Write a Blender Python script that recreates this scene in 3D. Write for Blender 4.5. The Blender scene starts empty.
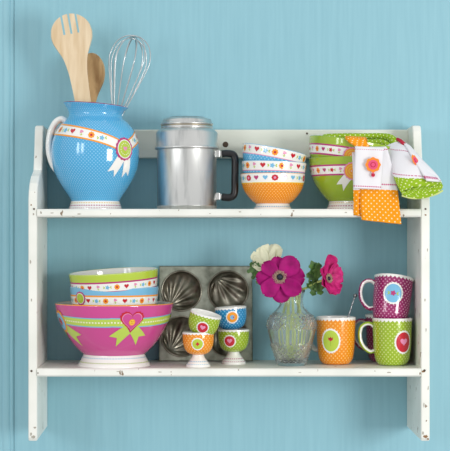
import bpy, math, random
from mathutils import Vector, Matrix
random.seed(7)
PI = math.pi
sc = bpy.context.scene
COL = sc.collection

# ------------------------------------------------------------------ camera
D = 2.94            # distance from the lens to the front edges of the shelf (m)
PX = 0.002          # metres per photo pixel in the front plane of the shelf
VX, VY, EYE = 200.0, 235.0, 1.5
cam_d = bpy.data.cameras.new('camera'); cam = bpy.data.objects.new('camera', cam_d); COL.objects.link(cam)
cam.location = (0, -D, EYE); cam.rotation_euler = (PI/2, 0, 0)
cam_d.sensor_fit = 'HORIZONTAL'; cam_d.sensor_width = 36
cam_d.lens = 36*(D/PX)/450
cam_d.shift_x = (225-VX)/450; cam_d.shift_y = (VY-225.5)/450
cam_d.clip_start = 0.05
sc.camera = cam
# ------------------------------------------------------------------ world + lights
sc.view_settings.view_transform = 'Standard'; sc.view_settings.look = 'None'
sc.view_settings.exposure = -0.07; sc.view_settings.gamma = 1.0; sc.view_settings.use_curve_mapping = False
w = bpy.data.worlds.new('world'); sc.world = w; w.use_nodes = True
nt = w.node_tree; bg = nt.nodes['Background']
tc = nt.nodes.new('ShaderNodeTexCoord'); sep = nt.nodes.new('ShaderNodeSeparateXYZ')
ramp = nt.nodes.new('ShaderNodeValToRGB')
mp = nt.nodes.new('ShaderNodeMapRange'); mp.inputs[1].default_value = -1; mp.inputs[2].default_value = 1
nt.links.new(tc.outputs['Generated'], sep.inputs[0]); nt.links.new(sep.outputs['Z'], mp.inputs[0])
nt.links.new(mp.outputs[0], ramp.inputs[0]); nt.links.new(ramp.outputs[0], bg.inputs[0])
ramp.color_ramp.elements[0].color = (0.62, 0.61, 0.60, 1); ramp.color_ramp.elements[0].position = 0.3
ramp.color_ramp.elements[1].color = (1.0, 1.0, 1.0, 1); ramp.color_ramp.elements[1].position = 0.8
bg.inputs[1].default_value = 0.92
def area(name, loc, target, sx, sy, power, col=(1, 1, 1)):
    l = bpy.data.lights.new(name, 'AREA'); l.shape = 'RECTANGLE'; l.size = sx; l.size_y = sy
    l.energy = power; l.color = col
    o = bpy.data.objects.new(name, l); COL.objects.link(o); o.location = loc
    o.rotation_euler = (Vector(target)-Vector(loc)).to_track_quat('-Z', 'Y').to_euler()
    return o
area('key_window', (1.9, -2.3, 1.45), (0.0, 0.1, 1.35), 0.8, 0.9, 42, (1.0, 0.99, 0.97))
area('left_window_pane', (-1.95, -1.9, 1.95), (0, 0, 1.45), 0.30, 0.9, 7, (0.96, 0.98, 1.0))
area('left_window_pane', (-1.55, -2.3, 1.95), (0, 0, 1.45), 0.30, 0.9, 7, (0.96, 0.98, 1.0))

# ------------------------------------------------------------------ helpers
def K(Y): return (D+Y)/D
def P(px, py, Y=0.0):
    k = K(Y)*PX
    return Vector(((px-VX)*k, Y, EYE+(VY-py)*k))
Z_LOW = EYE-(368.5-VY)*PX
Z_TOP = EYE+(VY-209.0)*PX
WALL = 0.2

def lin(c):
    if isinstance(c, str):
        c = [int(c[i:i+2], 16)/255 for i in (0, 2, 4)]
    return tuple((x/12.92 if x <= 0.04045 else ((x+0.055)/1.055)**2.4) for x in c)+(1.0,)
MATS = {}
def mat(name, col, rough=0.4, metal=0.0, coat=0.0, spec=0.5):
    if name in MATS: return MATS[name]
    m = bpy.data.materials.new(name); m.use_nodes = True
    b = m.node_tree.nodes['Principled BSDF']
    b.inputs['Base Color'].default_value = lin(col); b.inputs['Roughness'].default_value = rough
    b.inputs['Metallic'].default_value = metal; b.inputs['Coat Weight'].default_value = coat
    b.inputs['Coat Roughness'].default_value = 0.03; b.inputs['Specular IOR Level'].default_value = spec
    MATS[name] = m
    return m
def N(m, t, **kw):
    n = m.node_tree.nodes.new(t)
    for k, v in kw.items(): setattr(n, k, v)
    return n
def mth(m, op, a, b=None):
    n = N(m, 'ShaderNodeMath', operation=op)
    for i, v in enumerate((a, b)):
        if v is None: continue
        if isinstance(v, (int, float)): n.inputs[i].default_value = v
        else: m.node_tree.links.new(v, n.inputs[i])
    return n.outputs[0]
def dotted(name, col, dot, rad=0.2, **kw):
    """polka dots on a two-point lattice laid over the UVs (one cell per UV unit)"""
    if name in MATS: return MATS[name]
    m = mat(name, col, **kw); L = m.node_tree.links
    tcn = N(m, 'ShaderNodeTexCoord'); s = N(m, 'ShaderNodeSeparateXYZ'); L.new(tcn.outputs['UV'], s.inputs[0])
    ds = []
    for o in (0.0, 0.5):
        fx = mth(m, 'SUBTRACT', mth(m, 'FRACT', mth(m, 'ADD', s.outputs[0], o)), 0.5)
        fy = mth(m, 'SUBTRACT', mth(m, 'FRACT', mth(m, 'ADD', s.outputs[1], o)), 0.5)
        ds.append(mth(m, 'ADD', mth(m, 'MULTIPLY', fx, fx), mth(m, 'MULTIPLY', fy, fy)))
    f = mth(m, 'LESS_THAN', mth(m, 'MINIMUM', ds[0], ds[1]), rad*rad)
    mix = N(m, 'ShaderNodeMix', data_type='RGBA'); L.new(f, mix.inputs[0])
    mix.inputs[6].default_value = lin(col); mix.inputs[7].default_value = lin(dot)
    L.new(mix.outputs[2], m.node_tree.nodes['Principled BSDF'].inputs['Base Color'])
    return m
def dashed(name, col, dash, duty=0.55, k=1.0, **kw):
    if name in MATS: return MATS[name]
    m = mat(name, col, **kw); L = m.node_tree.links
    tcn = N(m, 'ShaderNodeTexCoord'); s = N(m, 'ShaderNodeSeparateXYZ'); L.new(tcn.outputs['UV'], s.inputs[0])
    f = mth(m, 'LESS_THAN', mth(m, 'FRACT', mth(m, 'MULTIPLY', s.outputs[0], k)), duty)
    mix = N(m, 'ShaderNodeMix', data_type='RGBA'); L.new(f, mix.inputs[0])
    mix.inputs[6].default_value = lin(col); mix.inputs[7].default_value = lin(dash)
    L.new(mix.outputs[2], m.node_tree.nodes['Principled BSDF'].inputs['Base Color'])
    return m
def bumpy(m, scale=(60, 60, 60), strength=0.2, dist=0.001, detail=3):
    L = m.node_tree.links
    tcn = N(m, 'ShaderNodeTexCoord'); mpn = N(m, 'ShaderNodeMapping'); mpn.inputs[3].default_value = scale
    L.new(tcn.outputs['Object'], mpn.inputs[0])
    nz = N(m, 'ShaderNodeTexNoise'); nz.inputs['Scale'].default_value = 1; nz.inputs['Detail'].default_value = detail
    L.new(mpn.outputs[0], nz.inputs[0])
    b = N(m, 'ShaderNodeBump'); b.inputs['Strength'].default_value = strength; b.inputs['Distance'].default_value = dist
    L.new(nz.outputs[0], b.inputs['Height'])
    L.new(b.outputs[0], m.node_tree.nodes['Principled BSDF'].inputs['Normal'])
    return nz
def mixnoise(m, c1, c2, lo, hi, scale, detail=4, socket='Base Color'):
    L = m.node_tree.links
    tcn = N(m, 'ShaderNodeTexCoord'); mpn = N(m, 'ShaderNodeMapping'); mpn.inputs[3].default_value = scale
    L.new(tcn.outputs['Object'], mpn.inputs[0])
    nz = N(m, 'ShaderNodeTexNoise'); nz.inputs['Scale'].default_value = 1; nz.inputs['Detail'].default_value = detail
    L.new(mpn.outputs[0], nz.inputs[0])
    r = N(m, 'ShaderNodeValToRGB'); L.new(nz.outputs[0], r.inputs[0])
    r.color_ramp.elements[0].position = lo; r.color_ramp.elements[1].position = hi
    r.color_ramp.elements[0].color = lin(c1); r.color_ramp.elements[1].color = lin(c2)
    L.new(r.outputs[0], m.node_tree.nodes['Principled BSDF'].inputs[socket])
    return r

class MB:
    def __init__(s): s.v = []; s.f = []; s.m = []; s.uv = []; s.mats = []; s.sm = []
    def mi(s, m):
        if m not in s.mats: s.mats.append(m)
        return s.mats.index(m)
    def vert(s, p, uv=(0, 0)): s.v.append(tuple(p)); s.uv.append(uv); return len(s.v)-1
    def face(s, ids, m, smooth=True): s.f.append(tuple(ids)); s.m.append(s.mi(m)); s.sm.append(smooth)
    def grid(s, rows, m, uvs=None, close=False, smooth=True, skip=None, flip=False):
        """rows of points; m is a material or a function (i, j) -> material"""
        ids = [[s.vert(p, uvs[i][j] if uvs else (0, 0)) for j, p in enumerate(r)] for i, r in enumerate(rows)]
        n = len(rows[0])
        for i in range(len(rows)-1):
            for j in range(n if close else n-1):
                if skip and skip(i, j): continue
                k = (j+1) % n
                q = (ids[i][j], ids[i][k], ids[i+1][k], ids[i+1][j])
                if flip: q = q[::-1]
                s.face(q, m(i, j) if callable(m) else m, smooth)
        return ids
    def build(s, name, parent=None, mods=()):
        me = bpy.data.meshes.new(name); me.from_pydata(s.v, [], s.f)
        for m in s.mats: me.materials.append(m)
        me.polygons.foreach_set('material_index', s.m); me.polygons.foreach_set('use_smooth', s.sm)
        ul = me.uv_layers.new(name='UVMap')
        for l in me.loops: ul.data[l.index].uv = s.uv[l.vertex_index]
        me.update()
        o = bpy.data.objects.new(name, me); COL.objects.link(o)
        if parent: o.parent = parent
        for t, kw in mods:
            md = o.modifiers.new(t.lower(), t)
            for k, v in kw.items(): setattr(md, k, v)
        return o
def tag(o, label=None, cat=None, group=None, kind=None):
    for k, v in (('label', label), ('category', cat), ('group', group), ('kind', kind)):
        if v: o[k] = v
    return o
def thing(name, label, cat, loc, group=None, rot=(0, 0, 0)):
    o = bpy.data.objects.new(name, None); COL.objects.link(o); o.location = loc; o.rotation_euler = rot
    o.empty_display_size = 0.02
    return tag(o, label, cat, group)
def box(mb, a, b, m, ch=0.0):
    x0, y0, z0 = a; x1, y1, z1 = b
    vs = [mb.vert((x, y, z)) for x in (x0, x1) for y in (y0, y1) for z in (z0, z1)]
    for f in ((0, 1, 3, 2), (4, 6, 7, 5), (0, 4, 5, 1), (2, 3, 7, 6), (0, 2, 6, 4), (1, 5, 7, 3)):
        mb.face([vs[i] for i in f], m, False)
def catmull(pts, n=8, closed=False):
    pts = [Vector(p) for p in pts]; out = []
    L = len(pts)
    for i in range(L if closed else L-1):
        if closed: p0, p1, p2, p3 = pts[i-1], pts[i], pts[(i+1) % L], pts[(i+2) % L]
        else: p0, p1, p2, p3 = pts[max(i-1, 0)], pts[i], pts[i+1], pts[min(i+2, L-1)]
        for j in range(n):
            t = j/n
            out.append(0.5*((2*p1)+(-p0+p2)*t+(2*p0-5*p1+4*p2-p3)*t*t+(-p0+3*p1-3*p2+p3)*t**3))
    if not closed: out.append(pts[-1])
    return out
def tube(mb, pts, r, m, seg=10, ry=None, up=(0, 1, 0), cap=True, close=False, matf=None):
    """sweep an ellipse (r across, ry along 'up') along pts; r may be a list"""
    n = len(pts); rows = []; uvs = []; acc = 0
    up = Vector(up)
    for i, p in enumerate(pts):
        p = Vector(p)
        t = (Vector(pts[(i+1) % n if close else min(i+1, n-1)])-Vector(pts[i-1 if (close or i > 0) else 0])).normalized()
        a = t.cross(up)
        if a.length < 1e-4: a = t.cross(Vector((1, 0, 0)))
        a.normalize(); b = a.cross(t).normalized()
        R = r[i] if isinstance(r, (list, tuple)) else r
        Q = (ry[i] if isinstance(ry, (list, tuple)) else ry) if ry else R
        if i: acc += (p-Vector(pts[i-1])).length
        rows.append([p+a*math.cos(2*PI*j/seg)*R+b*math.sin(2*PI*j/seg)*Q for j in range(seg)])
        uvs.append([(j/seg*2*PI*R/0.01, acc/0.01) for j in range(seg)])
    if close: rows.append(rows[0]); uvs.append(uvs[0])
    ids = mb.grid(rows, matf or m, uvs, close=True)
    if cap and not close:
        mb.face(ids[0][::-1], m, False); mb.face(ids[-1], m, False)

class Rev:
    """a turned shape: outer profile [(r, h)] in pixels, s = metres per pixel"""
    def __init__(s, prof, sc_, step=1.2):
        c = catmull([(r, h, 0) for r, h in prof], 6); s.s = sc_
        pts = [(c[0][0], c[0][1])]
        for q in c[1:]:
            if math.hypot(q[0]-pts[-1][0], q[1]-pts[-1][1]) >= step: pts.append((q[0], q[1]))
        if pts[-1] != (c[-1][0], c[-1][1]): pts.append((c[-1][0], c[-1][1]))
        s.p = pts; s.warp = None
    def r(s, h):
        p = s.p
        if h <= p[0][1]: return p[0][0]
        for a, b in zip(p, p[1:]):
            if a[1] <= h <= b[1] and b[1] > a[1]: return a[0]+(b[0]-a[0])*(h-a[1])/(b[1]-a[1])
        return p[-1][0]
    def at(s, th, h, off=0.0, r=None):
        R = (s.r(h) if r is None else r)*s.s+off
        v = Vector((R*math.sin(th), -R*math.cos(th), h*s.s))
        if s.warp: v = s.warp(v)
        return v
    def shell(s, mb, matf, inner, th=1.3, seg=96, cell=None, rimm=None, floor=True):
        """outer skin with materials chosen by height, a rounded lip, and an inner skin"""
        cell = cell or 3.0; Rm = max(p[0] for p in s.p); nU = max(8, round(2*PI*Rm/cell))
        prof = [(p[0], p[1], 0) for p in s.p]
        # split rings exactly at material edges
        acc = 0; rows = []; uvs = []; mats = []
        for i, (r, h, _) in enumerate(prof):
            if i: acc += math.hypot(r-prof[i-1][0], h-prof[i-1][1])
            rows.append((r, h)); uvs.append(acc/cell)
        for i in range(len(rows)-1): mats.append(matf((rows[i][1]+rows[i+1][1])/2))
        r1, h1 = rows[-1]
        lip = [(r1-th*0.15, h1+th*0.35), (r1-th*0.5, h1+th*0.5), (r1-th*0.85, h1+th*0.35)]
        inn = [(r1-th, h1)]+[(max(r-th, 0.3), h+th*0.25) for r, h in rows[-2:0:-1] if h > rows[0][1]+th*0.7]
        inn += [(inn[-1][0]*0.7, inn[-1][1]-0.3), (inn[-1][0]*0.35, inn[-1][1]-0.5), (0.02, inn[-1][1]-0.5)]
        allr = rows+lip+inn
        mats += [rimm or inner]*3+[inner]*(len(inn))
        R = []; U = []
        for i, (r, h) in enumerate(allr):
            R.append([s.at(2*PI*j/seg, h, 0, r) for j in range(seg+1)])
            vv = uvs[i] if i < len(uvs) else 0
            U.append([(nU*j/seg, vv) for j in range(seg+1)])
        mb.grid(R, lambda i, j: mats[min(i, len(mats)-1)], U)
        if floor:
            c = mb.vert(s.at(0, rows[0][1], 0, 0))
            base = [mb.vert(s.at(2*PI*j/seg, rows[0][1], 0, rows[0][0])) for j in range(seg)]
            for j in range(seg): mb.face((c, base[(j+1) % seg], base[j]), inner, False)
    def band(s, mb, h0, h1, m, off=0.0003, seg=96, a0=0.0, a1=2*PI, n=2, dash=None, hf=None):
        rows = []; U = []
        for i in range(n+1):
            t = i/n
            row = []; u = []
            for j in range(seg+1):
                a = a0+(a1-a0)*j/seg
                lo, hi = (h0, h1) if hf is None else (hf(a)+h0, hf(a)+h1)
                row.append(s.at(a, lo+(hi-lo)*t, off)); u.append(((dash or 1)*j/seg, t))
            rows.append(row); U.append(u)
        mb.grid(rows, m, U)
    def decal(s, mb, th0, h0, pts, m, off=0.0005, rings=None, c=(0, 0), rot=0.0):
        ca, sa = math.cos(rot), math.sin(rot)
        r0 = s.r(h0)
        def mp_(x, y):
            x, y = x*ca-y*sa, x*sa+y*ca
            return s.at(th0+x/r0, h0+y, off)
        rings = rings or max(1, int(max(math.hypot(x, y) for x, y in pts)/2.2))
        cv = mb.vert(mp_(*c)); prev = None
        for k in range(1, rings+1):
            t = k/rings
            ids = [mb.vert(mp_(c[0]+(x-c[0])*t, c[1]+(y-c[1])*t)) for x, y in pts]
            n = len(ids)
            for j in range(n):
                if prev is None: mb.face((cv, ids[j], ids[(j+1) % n]), m)
                else: mb.face((prev[j], ids[j], ids[(j+1) % n], prev[(j+1) % n]), m)
            prev = ids
    def ring(s, mb, th0, h0, rx, ry, m, w=0.6, off=0.0007, n=40, lob=0, amp=0.0, dashn=None):
        rows = [[], []]; U = [[], []]
        r0 = s.r(h0)
        for j in range(n+1):
            a = 2*PI*j/n; q = 1+amp*math.cos(lob*a)
            for k, d in enumerate((0, w)):
                x, y = (rx*q-d)*math.cos(a), (ry*q-d)*math.sin(a)
                rows[k].append(s.at(th0+x/r0, h0+y, off)); U[k].append(((dashn or 1)*j/n, k))
        mb.grid(rows, m, U)
def circ(rx, ry=None, n=28, lob=0, amp=0.0, dx=0, dy=0):
    ry = rx if ry is None else ry
    return [((rx*(1+amp*math.cos(lob*2*PI*i/n)))*math.cos(2*PI*i/n)+dx, (ry*(1+amp*math.cos(lob*2*PI*i/n)))*math.sin(2*PI*i/n)+dy) for i in range(n)]
def heart(sz, n=28):
    o = []
    for i in range(n):
        t = 2*PI*i/n
        o.append((sz*16*math.sin(t)**3/16, sz*(13*math.cos(t)-5*math.cos(2*t)-2*math.cos(3*t)-math.cos(4*t)+2.5)/16))
    return o
# ------------------------------------------------------------------ colours
CER = dict(rough=0.12, coat=0.6)
WHITE = mat('white_glaze', 'F2F1EC', **CER)
RED = mat('red_print', 'C4142C', **CER); ORANGE = mat('orange_print', 'F39A1E', **CER)
PINK = mat('pink_print', 'E48FB6', **CER); MAGENTA = mat('magenta_print', 'B62F74', **CER)
LIME = mat('lime_print', 'B4CC3E', **CER); SKY = mat('sky_print', '76B9DE', **CER)
YELL = mat('yellow_print', 'F2CC3A', **CER); PURP = mat('purple_print', '8C2A62', **CER)
BLUED = dotted('blue_dotted_glaze', '48A6D7', '80C2E4', 0.19, **CER)
BLUES = dotted('blue_small_dotted_glaze', '54AEDC', '92CEEA', 0.2, **CER)
ORD = dotted('orange_dotted_glaze', 'EE8E0A', 'F9C268', 0.165, **CER)
GRD = dotted('green_dotted_glaze', '98B524', 'CADB7C', 0.165, **CER)
PUD = dotted('purple_dotted_glaze', '951F60', 'D286AE', 0.165, **CER)
PUK = dotted('plum_dotted_glaze', '85204F', 'B0628A', 0.18, **CER)
BUD = dotted('deep_blue_dotted_glaze', '2488C0', '74BADF', 0.19, **CER)
GREEN = mat('plain_green_glaze', '9AB82A', **CER); PINKG = mat('plain_pink_glaze', 'CC4690', **CER)
DASHP = dashed('magenta_dashes', 'F2F1EC', 'B0467E', 0.6, **CER)
DASHB = dashed('blue_dashes', 'F2F1EC', '8CC0DC', 0.6, **CER)
DASHG = dashed('green_dashes', 'F2F1EC', 'A9C24A', 0.6, **CER)
DASHY = dashed('yellow_dashes', 'F2F1EC', 'E2C060', 0.6, **CER)
DASHW = dashed('white_dashes', 'B6D04A', 'F4F4D8', 0.55, **CER)
def icon(rev, mb, th, h, kind, s=1.0, rot=0.0, off=0.0006):
    d = lambda pts, m, o=0, c=(0, 0): rev.decal(mb, th, h, pts, m, off+o, rings=1, c=c, rot=rot)
    if kind == 'heart': d(heart(2.3*s, 16), RED)
    elif kind == 'pheart': d(heart(2.1*s, 16), MAGENTA)
    elif kind == 'sun':
        d(circ(2.5*s, n=24, lob=8, amp=0.12), ORANGE); d(circ(1.0*s, n=10), RED, 0.0002)
    elif kind == 'rosy':
        d(circ(2.7*s, 2.4*s, n=24, lob=8, amp=0.08), RED); d(circ(1.0*s, n=10), PINK, 0.0002)
    elif kind == 'tulip':
        d([(x, y+1.0*s) for x, y in circ(1.5*s, 1.3*s, n=12, lob=3, amp=0.2)], PINK, 0, (0, 1.0*s))
        d([(-0.3*s, -2.3*s), (0.3*s, -2.3*s), (0.3*s, 0), (-0.3*s, 0)], LIME, 0, (0, -1*s))
        d([(-1.5*s, -1.0*s), (0, -2.0*s), (1.5*s, -1.0*s), (0, -1.3*s)], LIME, 0, (0, -1.6*s))
    elif kind == 'star':
        d(circ(1.7*s, n=20, lob=5, amp=0.28), SKY)
        for q in (-1, 1): d([(q*3.6*s, 1.3*s), (q*2.5*s, 0.5*s), (q*2.5*s, -0.5*s), (q*3.6*s, -1.3*s), (q*4.0*s, -0.6*s), (q*3.2*s, 0), (q*4.0*s, 0.6*s)], LIME, 0, (q*2.9*s, 0))
    elif kind == 'rstar':
        d(circ(1.7*s, n=20, lob=5, amp=0.28), RED)
        for q in (-1, 1): d([(q*3.6*s, 1.3*s), (q*2.5*s, 0.5*s), (q*2.5*s, -0.5*s), (q*3.6*s, -1.3*s), (q*4.0*s, -0.6*s), (q*3.2*s, 0), (q*4.0*s, 0.6*s)], LIME, 0, (q*2.9*s, 0))
    elif kind == 'bheart': d(heart(2.1*s, 16), SKY)
def icons(rev, mb, h, seq, pitch, start=0.0, s=1.0, a0=-PI, a1=PI, hf=None, skip=None):
    r = rev.r(h if hf is None else 60); n = max(3, round(2*PI*r/pitch)); st = 2*PI/n
    k0 = int(math.ceil((a0-start)/st)); k = k0
    while start+k*st < a1:
        a = start+k*st
        if not (skip and skip(a)):
            icon(rev, mb, a, h if hf is None else h+hf(a), seq[k % len(seq)], s)
        k += 1
def strip2(rev, mb, th0, h0, pl, pr, m, off=0.0005, n=8):
    """ribbon tail: two polylines left/right in px around (th0, h0)"""
    r0 = rev.r(h0); rows = []
    for i in range(n+1):
        t = i/n
        a = Vector(pl[0]).lerp(Vector(pl[1]), t); b = Vector(pr[0]).lerp(Vector(pr[1]), t)
        rows.append([rev.at(th0+(a.lerp(b, q/3).x)/r0, h0+a.lerp(b, q/3).y, off) for q in range(4)])
    mb.grid(rows, m)
def tail(rev, mb, th0, h0, x0, y0, x1, y1, w0, w1, m, off=0.0005, notch=4.0):
    """swallow-tailed ribbon end from (x0,y0) to (x1,y1), built as two halves"""
    d = Vector((x1-x0, y1-y0)).normalized(); nrm = Vector((-d.y, d.x))
    a, b = Vector((x0, y0)), Vector((x1, y1))
    for q in (-1, 1):
        e1 = b+nrm*q*w1; em = b-d*notch
        strip2(rev, mb, th0, h0, (a, em), (a+nrm*q*w0, e1), m, off)

# ------------------------------------------------------------------ setting: wall and moulding
wallm = mat('blue_painted_wood', '86BFD0', rough=0.5)
nz = bumpy(wallm, (160, 160, 7.0), 0.2, 0.0005, 5)
mixnoise(wallm, '88BAC8', '90C1CE', 0.3, 0.7, (120, 120, 6), 5)
mb = MB(); box(mb, (-0.3968, WALL, 0.0), (2.6, WALL+0.03, 3.0), wallm)
wl = mb.build('wall_back'); tag(wl, 'pale blue painted wooden wall with fine vertical grain', 'wall', kind='structure')
mb = MB()
prof = [(-1.6, -0.003), (-0.424, -0.003), (-0.422, -0.0025), (-0.418, -0.0045), (-0.413, -0.0052), (-0.408, -0.0045), (-0.4062, -0.003), (-0.405, -0.003),
        (-0.403, -0.0045), (-0.400, -0.0045), (-0.3975, -0.002), (-0.3969, 0.03)]
mb.grid([[(x, WALL+y, z) for x, y in prof] for z in (0.0, 3.0)], wallm, smooth=False)
mb.grid([[(x, WALL+0.03, z) for x, y in prof] for z in (3.0, 0.0)], wallm, smooth=False)
tr = mb.build('trim_1'); tag(tr, 'blue painted vertical moulding at the left edge of the wall', 'trim', kind='structure')

# ------------------------------------------------------------------ the shelf
paint = mat('worn_white_paint', 'EDEFEA', rough=0.42)
bumpy(paint, (90, 90, 14), 0.25, 0.0008, 4)
L = paint.node_tree.links
r1 = mixnoise(paint, '8A7660', 'F4F4F0', 0.30, 0.325, (85, 85, 40), 5)
r2 = mixnoise(paint, 'E8EBE6', 'F8F9F6', 0.3, 0.6, (9, 9, 9), 3)
mx = N(paint, 'ShaderNodeMix', data_type='RGBA'); mx.blend_type = 'MULTIPLY'; mx.inputs[0].default_value = 1
L.new(r1.outputs[0], mx.inputs[6]); L.new(r2.outputs[0], mx.inputs[7])
L.new(mx.outputs[2], paint.node_tree.nodes['Principled BSDF'].inputs['Base Color'])
greenpaint = mat('aged_cream_paint', 'CBD3C8', rough=0.5)
mixnoise(greenpaint, 'D2D8CC', 'E4E7DE', 0.3, 0.7, (5, 20, 20), 4); bumpy(greenpaint, (20, 60, 60), 0.2, 0.0008)
rust = mat('rusty_nail', '4A3A2C', rough=0.7)
shelf = thing('wall_shelf', 'worn white painted wooden wall shelf with two boards and tall side panels', 'shelf', (0, 0, P(0, 441).z))
sz0 = shelf.location.z
def sp(px, py, Y=0.0): v = P(px, py, Y); v.z -= sz0; return v
def prism(mb, poly, x0, x1, m, cham=0.0012):
    """poly of (y, z) extruded along x with a small chamfer"""
    n = len(poly); c = Vector((sum(p[0] for p in poly)/n, sum(p[1] for p in poly)/n))
    def inset(d):
        out = []
        for i in range(n):
            a, b, c_ = Vector(poly[i-1]), Vector(poly[i]), Vector(poly[(i+1) % n])
            e1 = (b-a).normalized(); e2 = (c_-b).normalized()
            nn = Vector((-(e1.y+e2.y), e1.x+e2.x)).normalized()
            out.append(b+nn*d)
        return out
    ins = inset(cham)
    rows = [[(x0, p[0], p[1]) for p in ins], [(x0+cham, p[0], p[1]) for p in poly], [(x1-cham, p[0], p[1]) for p in poly], [(x1, p[0], p[1]) for p in ins]]
    ids = mb.grid(rows, m, close=True, smooth=False)
    mb.face(ids[0], m, False); mb.face(ids[-1][::-1], m, False)
def panel_profile():
    pts = [(WALL-0.001, 0.0), (WALL-0.001, 0)]
    pts = []
    def a(Y, z): pts.append((Y, z))
    z = lambda py, Y: P(0, py, Y).z-sz0
    a(0.004, 0.0); a(WALL-0.001, 0.003); a(WALL-0.001, z(126, 0.12)); a(0.135, z(125, 0.12)); a(0.122, z(126, 0.12)); a(0.114, z(131, 0.12))
    a(0.108, z(145, 0.11)); a(0.098, z(160, 0.10)); a(0.09, z(170, 0.09)); a(0.078, z(171.5, 0.08)); a(0.07, z(173.0, 0.07))
    a(0.045, z(176, 0.045)); a(0.02, z(183, 0.02)); a(0.006, z(191, 0.005)); a(0.0, z(200, 0)); a(0.0, 0.006)
    return pts
xl0, xl1 = P(28.3, 0).x, P(37, 0).x
xr0, xr1 = P(421, 0).x, P(429.8, 0).x
prof = panel_profile()
for x0, x1 in ((xl0, xl1), (xr0, xr1)):
    mb = MB(); prism(mb, prof, x0, x1, paint, 0.0018); mb.build('side_panel', shelf)
for zt in (Z_TOP, Z_LOW):
    mb = MB(); h = 0.016
    zz = zt-sz0
    box_prof = [(-0.003, zz-h+0.003), (0.0, zz-h), (WALL-0.001, zz-h), (WALL-0.001, zz), (0.0, zz), (-0.003, zz-0.003)]
    prism(mb, box_prof, xl1+0.0002, xr0-0.0002, paint, 0.0005); mb.build('shelf_board', shelf)
mb = MB()
zt, zb = P(0, 129.5, 0.18).z-sz0, P(0, 158, 0.18).z-sz0
prism(mb, [(0.182, zb+0.002), (0.184, zb), (WALL-0.001, zb), (WALL-0.001, zt), (0.184, zt), (0.182, zt-0.002)], xl1+0.0002, xr0-0.0002, greenpaint, 0.0005)
mb.build('back_rail', shelf)
def disc(mb, c, r, m, th=0.0012, n=14, sq=1.0):
    f = [mb.vert((c[0]+r*math.cos(2*PI*i/n), c[1]-th, c[2]+sq*r*math.sin(2*PI*i/n))) for i in range(n)]
    b = [mb.vert((c[0]+r*1.15*math.cos(2*PI*i/n), c[1]+0.0002, c[2]+sq*r*1.15*math.sin(2*PI*i/n))) for i in range(n)]
    mb.face(f, m, False)
    for i in range(n): mb.face((b[i], b[(i+1) % n], f[(i+1) % n], f[i]), m)
for px, py, Y, r in ((225.5, 144.5, 0.182, 0.0055), (31.5, 371, 0.0, 0.002), (424.5, 370.5, 0.0, 0.0022), (38.0, 373, -0.003, 0.0012),
                     (34, 209, 0.0, 0.0018), (425.5, 209, 0.0, 0.0018), (307, 133.5, 0.182, 0.002)):
    mb = MB(); disc(mb, sp(px, py, Y), r, rust); o = mb.build('nail_head', shelf); o['label'] = 'dark rusty nail head'

chipm = mat('bare_brown_wood', '8C6A48', rough=0.8); chipg = mat('grey_scuff', 'A8A498', rough=0.8)
rc_ = random.Random(3)
for px, py, w_, h_, m_ in ((33.5, 437, 2.4, 1.6, chipg), (31, 434, 1.0, 2.0, chipg), (35, 427.5, 1.6, 1.0, chipg), (30.5, 262, .8, 2.2, chipg), (31.5, 300, .7, 1.6, chipg),
        (425.5, 436.5, 2.6, 1.8, chipm), (423, 433, 1.0, 2.2, chipg), (428, 439, 1.0, 1.2, chipm), (423.4, 371.5, 1.8, 1.3, chipm), (428.2, 388, .6, 2.4, chipg), (424, 405, .6, 3.0, chipg), (426, 330, .6, 2.4, chipg),
        (31.2, 205, .9, 1.0, chipm), (33.5, 214, .8, 1.4, chipg), (425, 300, .6, 1.8, chipg), (427.5, 250, .6, 2.0, chipg), (425.5, 215, 1.2, .8, chipm)):
    mb = MB(); n = 11
    o_ = [(w_*(0.6+0.5*rc_.random())*math.cos(2*PI*k/n), h_*(0.6+0.5*rc_.random())*math.sin(2*PI*k/n)) for k in range(n)]
    f = [mb.vert(sp(px+a, py+b, -0.0004)) for a, b in o_]; bk = [mb.vert(sp(px+a, py+b, 0.0004)) for a, b in o_]
    mb.face(f, m_, False)
    for k in range(n): mb.face((bk[k], bk[(k+1) % n], f[(k+1) % n], f[k]), m_, False)
    mb.build('paint_chip', shelf)
for px, py, w_, h_ in ((52, 213, 2.2, .5), (79, 214, 2.6, .6), (118, 371.5, 2, .5), (160, 372, 2.4, .5), (240, 211.8, 1.6, .6), (300, 372.5, 2, .4), (346, 212.5, 1.6, .7), (389, 372.5, 2.2, .7), (210, 213.5, 1.2, .4), (375, 371, 1, .5), (41, 212.5, 1.2, 1.5)):
    mb = MB(); n = 10
    o_ = [(w_*(0.6+0.5*rc_.random())*math.cos(2*PI*k/n), h_*(0.6+0.5*rc_.random())*math.sin(2*PI*k/n)) for k in range(n)]
    f = [mb.vert(sp(px+a, py+b, -0.0033)) for a, b in o_]; bk = [mb.vert(sp(px+a, py+b, -0.0026)) for a, b in o_]
    mb.face(f, chipg, False)
    for k in range(n): mb.face((bk[k], bk[(k+1) % n], f[(k+1) % n], f[k]), chipg, False)
    mb.build('paint_chip', shelf)

# ------------------------------------------------------------------ small lathe helper with scale
def place(px, Y, zbase): return Vector(((px-VX)*PX*K(Y), Y, zbase))

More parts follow.
